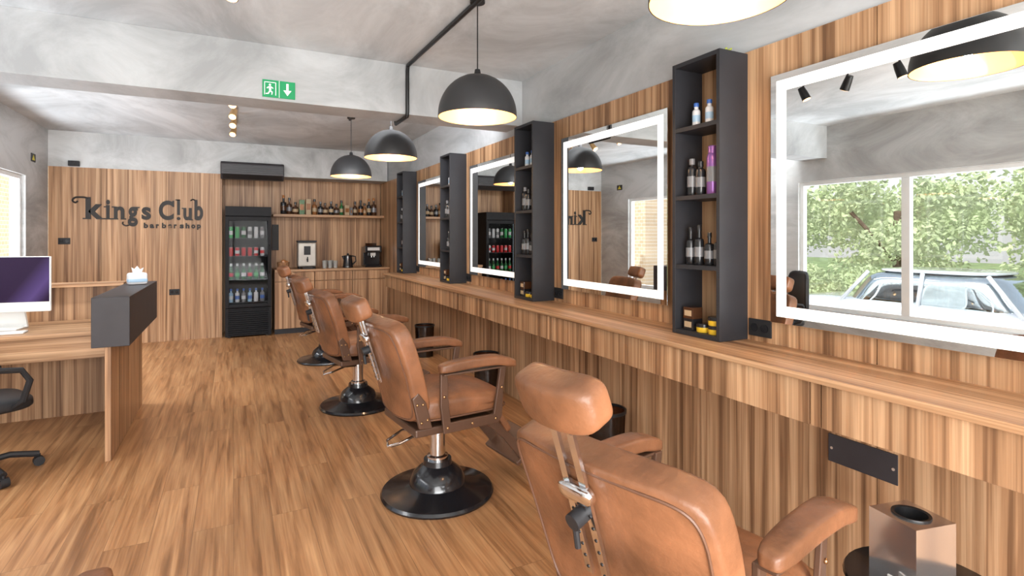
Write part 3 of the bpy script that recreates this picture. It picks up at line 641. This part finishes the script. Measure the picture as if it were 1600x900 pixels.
tp=thing('tissue_pack','small white and pale blue tissue pack on the desk block','tissue pack',(-.72,5.5,1.101),15)
out('pack_body',g_pillow(.07,.045,.05,7,10,None,(0,0,.05)),C['white'],tp)
out('pack_band',g_pillow(.0715,.0465,.018,7,10,None,(0,0,.035)),C['lblue'],tp)
out('tissue',g_prism([(-.03,.095),(.03,.095),(.045,.14),(.02,.125),(.0,.155),(-.02,.13),(-.04,.145)],-.006,.006,1),C['white'],tp,smooth=False)
# ------------------------------------------------------------ office chair
oc=thing('office_chair','black office swivel chair with loop arms at the desk','chair',(-1.41,4.50,0),-60)
for i in range(5):
    a=R(72*i+10); ca,sa=math.cos(a),math.sin(a)
    out('leg',g_tube([(.03*ca,.03*sa,.1),(.15*ca,.15*sa,.11),(.29*ca,.29*sa,.075)],.02,8),PLAST,oc)
    out('caster',[g_tube([(.29*ca-.022*sa,.29*sa+.022*ca,.03),(.29*ca+.022*sa,.29*sa-.022*ca,.03)],.03,14),g_cyl((.29*ca,.29*sa,.03),(.29*ca,.29*sa,.075),.01)],PLAST,oc)
out('gas_column',g_lathe([(0,.08),(.04,.08),(.035,.2),(.025,.2),(.025,.42),(0,.42)],16),BMET,oc)
out('seat',g_pillow(.24,.24,.045,4,10,None,(0,0,.46)),PLAST,oc)
out('backrest',g_pillow(.24,.03,.26,5,10,lambda x,y,z:(x,y+.05*(x/.24)**2,z),(0,-.27,.82)),PLAST,oc)
out('back_support',g_tube([(0,-.1,.43),(0,-.26,.44),(0,-.31,.55),(0,-.3,.75)],.02,8),PLAST,oc)
for s in (-1,1): out('arm_loop',g_tube([(s*.2,.1,.44),(s*.29,.14,.5),(s*.3,.17,.62),(s*.3,.13,.69),(s*.3,0,.71),(s*.3,-.14,.69),(s*.3,-.17,.6),(s*.28,-.12,.49),(s*.2,-.05,.44)],.018,8),PLAST,oc)
# ------------------------------------------------------------ waiting armchair
wc=thing('waiting_armchair','brown leather waiting armchair with padded arms','armchair',(-.61,1.55,0),0)
for s in (-1,1):
    out('armrest',g_pillow(.055,.3,.035,4,10,None,(s*.275,.0,.575)),LEATHER,wc)
    out('arm_frame',[g_tube([(s*.275,.24,0),(s*.275,.24,.54)],.018,8),g_tube([(s*.275,-.26,0),(s*.275,-.26,.54)],.018,8)],BRONZE,wc)
out('seat',g_pillow(.25,.27,.07,6,10,None,(0,.0,.39)),LEATHER,wc)
out('seat_frame',g_box(-.275,.275,-.25,.25,.29,.33),BRONZE,wc,smooth=False)
out('backrest',xf(g_pillow(.25,.05,.25,6,10),T(0,-.30,.66,10,0,0)),LEATHER,wc)
# ------------------------------------------------------------ bins
bn=None
for k in (0,1,2):
    p=(2.14,2.85+1.88*k,0)
    if k==0:
        bn=thing('waste_bin','round smoked see-through waste bin beneath the counter','bin',p,group='waste bins')
        out('bin_body',g_lathe([(0,.0),(.105,0),(.12,.38),(.117,.38),(.102,.01),(0,.01)],32),glassy('smoked_plastic',(.42,.31,.26),.08,.15),bn)
        out('bin_rim',g_lathe([(.117,.38),(.125,.375),(.126,.395),(.117,.395),(.117,.38)],32,cap=False),BMET,bn)
        out('bin_liner',g_lathe([(0,.012),(.09,.012),(.1,.24),(.095,.24),(.085,.02),(0,.02)],24),mat('dark_liner',(.03,.02,.018),.5),bn)
    else: dup(bn,p)
# ------------------------------------------------------------ steel holder
tr=thing('side_trolley','small round black side stand on the floor','stand',(1.93,.93,0))
out('stand_base',g_lathe([(0,0),(.17,0),(.17,.015),(.03,.03),(0,.03)],28),BMET,tr)
out('stand_pole',g_cyl((0,0,.028),(0,0,.395),.018),CHROME,tr)
out('stand_top',g_lathe([(0,.39),(.22,.39),(.225,.4),(.22,.41),(0,.41)],36),BGLOSS,tr)
sb=thing('steel_holder_box','stainless steel box with round opening on the stand','tool holder',(1.935,.975,.41),-12)
hs=.08; n=32
V=[];F=[]
for i in range(n):
    a=2*math.pi*i/n; V.append((.055*math.cos(a),.055*math.sin(a),.2))
for i in range(n):
    a=2*math.pi*i/n; c_,s_=math.cos(a),math.sin(a); k=hs/max(abs(c_),abs(s_)); V.append((k*c_,k*s_,.2))
for i in range(n): F.append((i,n+i,n+(i+1)%n,(i+1)%n))
for i in range(n):
    a=2*math.pi*i/n; c_,s_=math.cos(a),math.sin(a); k=hs/max(abs(c_),abs(s_)); V.append((k*c_,k*s_,0))
for i in range(n): F.append((n+i,2*n+i,2*n+(i+1)%n,n+(i+1)%n))
out('holder_box',(V,F),mat('satin_stainless',(.88,.88,.88),.14,.95,var=.05),sb,smooth=False)
out('holder_cup',g_lathe([(.055,.2),(.054,.205),(.045,.203),(.044,.03),(0,.03)],28,cap=False),BMET,sb)
gt=out('glass_tray',[g_box(1.72,1.835,.83,.99,.41,.418),g_box(1.72,1.725,.83,.99,.418,.44),g_box(1.83,1.835,.83,.99,.418,.44)],mat('tray_acrylic',(.75,.75,.74),.1,.3),smooth=False); meta(gt,'clear acrylic tray on the round stand','tray')
for i in range(5):
    pk=out('razor_packet',xf(g_box(-.025,.025,-.04,.04,0,.008),T(1.78,.91,.4185+.0085*i,0,0,25*i-20)),C['white' if i%2 else 'kraft'],smooth=False); meta(pk,'small flat blade packet stacked in the tray','packet','blade packets')
# ------------------------------------------------------------ products in towers
for k in range(4):
    yb=1.925+1.88*k
    Y=lambda u: yb+.03+u
    z=2.0825
    for u in ((.10,.19) if k!=2 else (.14,)): bottle((.021,.13,.011,.74,'white','blue','lblue'),(2.20,Y(u),z),'small bottles on the top tower shelves','small white and blue bottle on a black shelf')
    z=1.7175
    bottle((.026,.2,.012,.8,'black','grey','grey'),(2.19,Y(.21),z),'spray bottles in the towers','black grooming bottle with grey label'); bottle((.026,.18,.012,.8,'black','black','grey'),(2.19,Y(.15),z),'spray bottles in the towers','black grooming bottle with grey label')
    if k==0: bottle((.03,.25,.018,.86,'purple','purple','grey'),(2.19,Y(.07),z),'spray bottles in the towers','tall purple hair spray can')
    z=1.3525
    for u,h in ((.03,.18),(.09,.17),(.16,.21),(.22,.20))[:4 if k<2 else 3]: bottle((.025,h,.009,.68,'black','black','grey'),(2.19,Y(u),z),'dark dropper bottles in the towers','small black beard oil bottle on a shelf')
    z=1.0035
    for i,(u,zz) in enumerate(((.05,0),(.05,.0445),(.13,0))):
        if k and i==1: continue
        o=out('pomade_tin',g_lathe([(0,0),(.034,0),(.036,.003),(.036,.024),(.037,.025),(.037,.04),(.035,.043),(0,.043)],22),C['yellow']); o.location=(2.19,Y(u),z+zz); meta(o,'round yellow pomade tin with dark lid','tin','pomade tins')
        out('tin_lid',g_lathe([(.0375,.026),(.0375,.041),(.034,.0445),(0,.0445)],22,cap=False),C['black'],o)
    for i,(u,zz,m) in enumerate(((.21,0,'black'),(.21,.06,'brown'))):
        o=out('product_box',g_box(2.16,2.23,Y(u)-.035,Y(u)+.035,z+zz,z+zz+.06),C[m],smooth=False,bevel=.002); meta(o,'small %s product box with tan label'%('black' if i==0 else 'dark brown'),'box','boxed products')
        e=out('box_label',g_box(-.0365,-.0355,-.025,.025,.015,.045),C['kraft'],o,smooth=False)
pl=out('trailing_plant',[xf(g_pillow(.018,.006,.01,2,4),T(.02*math.cos(i),.02*math.sin(i),.008+.004*(i%3),i*17,i*31,i*60)) for i in range(9)],mat('plant_green',(.35,.4,.06),.5)); pl.location=(2.26,2.0,2.4303); meta(pl,'tiny yellow-green plant on top of the shelf tower','plant')
# ------------------------------------------------------------ lights
w=bpy.data.worlds.new('sky'); S.world=w; w.use_nodes=True; nt=w.node_tree; bg=nt.nodes['Background']
sk=_n(nt,'ShaderNodeTexSky'); 
try:
    sk.sky_type='NISHITA'; sk.sun_disc=False; sk.sun_elevation=R(48); sk.sun_rotation=R(90); sk.air_density=1.2; sk.dust_density=3
except Exception: pass
o=mixc(nt,.6,sk.outputs[0],(3.2,3.2,3.2)); nt.links.new(o,bg.inputs[0]); bg.inputs[1].default_value=.36
su=bpy.data.lights.new('sun','SUN'); su.energy=3.0; su.angle=R(1); so=bpy.data.objects.new('sun',su); so.rotation_euler=(R(10),R(42),0); COL.objects.link(so)
def area(name,loc,target,sx,sy,e,col=(1,1,1)):
    l=bpy.data.lights.new(name,'AREA'); l.shape='RECTANGLE'; l.size=sx; l.size_y=sy; l.energy=e; l.color=col
    o=bpy.data.objects.new(name,l); o.location=loc; d=Vector(target)-Vector(loc); o.rotation_euler=d.to_track_quat('-Z','Y').to_euler(); COL.objects.link(o); return o
area('front_daylight',(0,YN-.2,1.4),(0.2,6,1.0),3.6,2.2,255,(1,.985,.96))
area('front_ground_bounce',(0,YN+.1,.35),(-.3,2.0,2.9),3.4,.6,95,(.94,.97,1))
area('window_daylight',(-3.3,2.85,3.2),(.3,2.85,.7),3.6,1.1,190,(.98,.99,1))
area('window_daylight',(-3.3,7.0,3.2),(.3,7.0,.7),2.6,1.1,240,(.98,.99,1))
area('ground_bounce',(-3.0,2.85,-.25),(-.9,2.85,2.9),3.6,.8,180,(.9,.95,1))
area('ground_bounce',(-3.0,7.0,-.25),(-.9,7.0,2.9),2.6,.8,170,(.9,.95,1))
area('far_zone_fill',(0,4.78,2.68),(0,8.5,2.1),4.0,.30,70,(.97,.98,1))  # added fill lamp, hidden behind the beam, to brighten the far half
# ------------------------------------------------------------ camera
cam=bpy.data.cameras.new('cam'); co=bpy.data.objects.new('cam',cam); COL.objects.link(co)
co.location=(0,0,1.5); co.rotation_euler=(R(90),0,-math.atan(435/852)); cam.sensor_width=36; cam.lens=852/1600*36; cam.shift_y=-.05; cam.clip_start=.02
S.camera=co
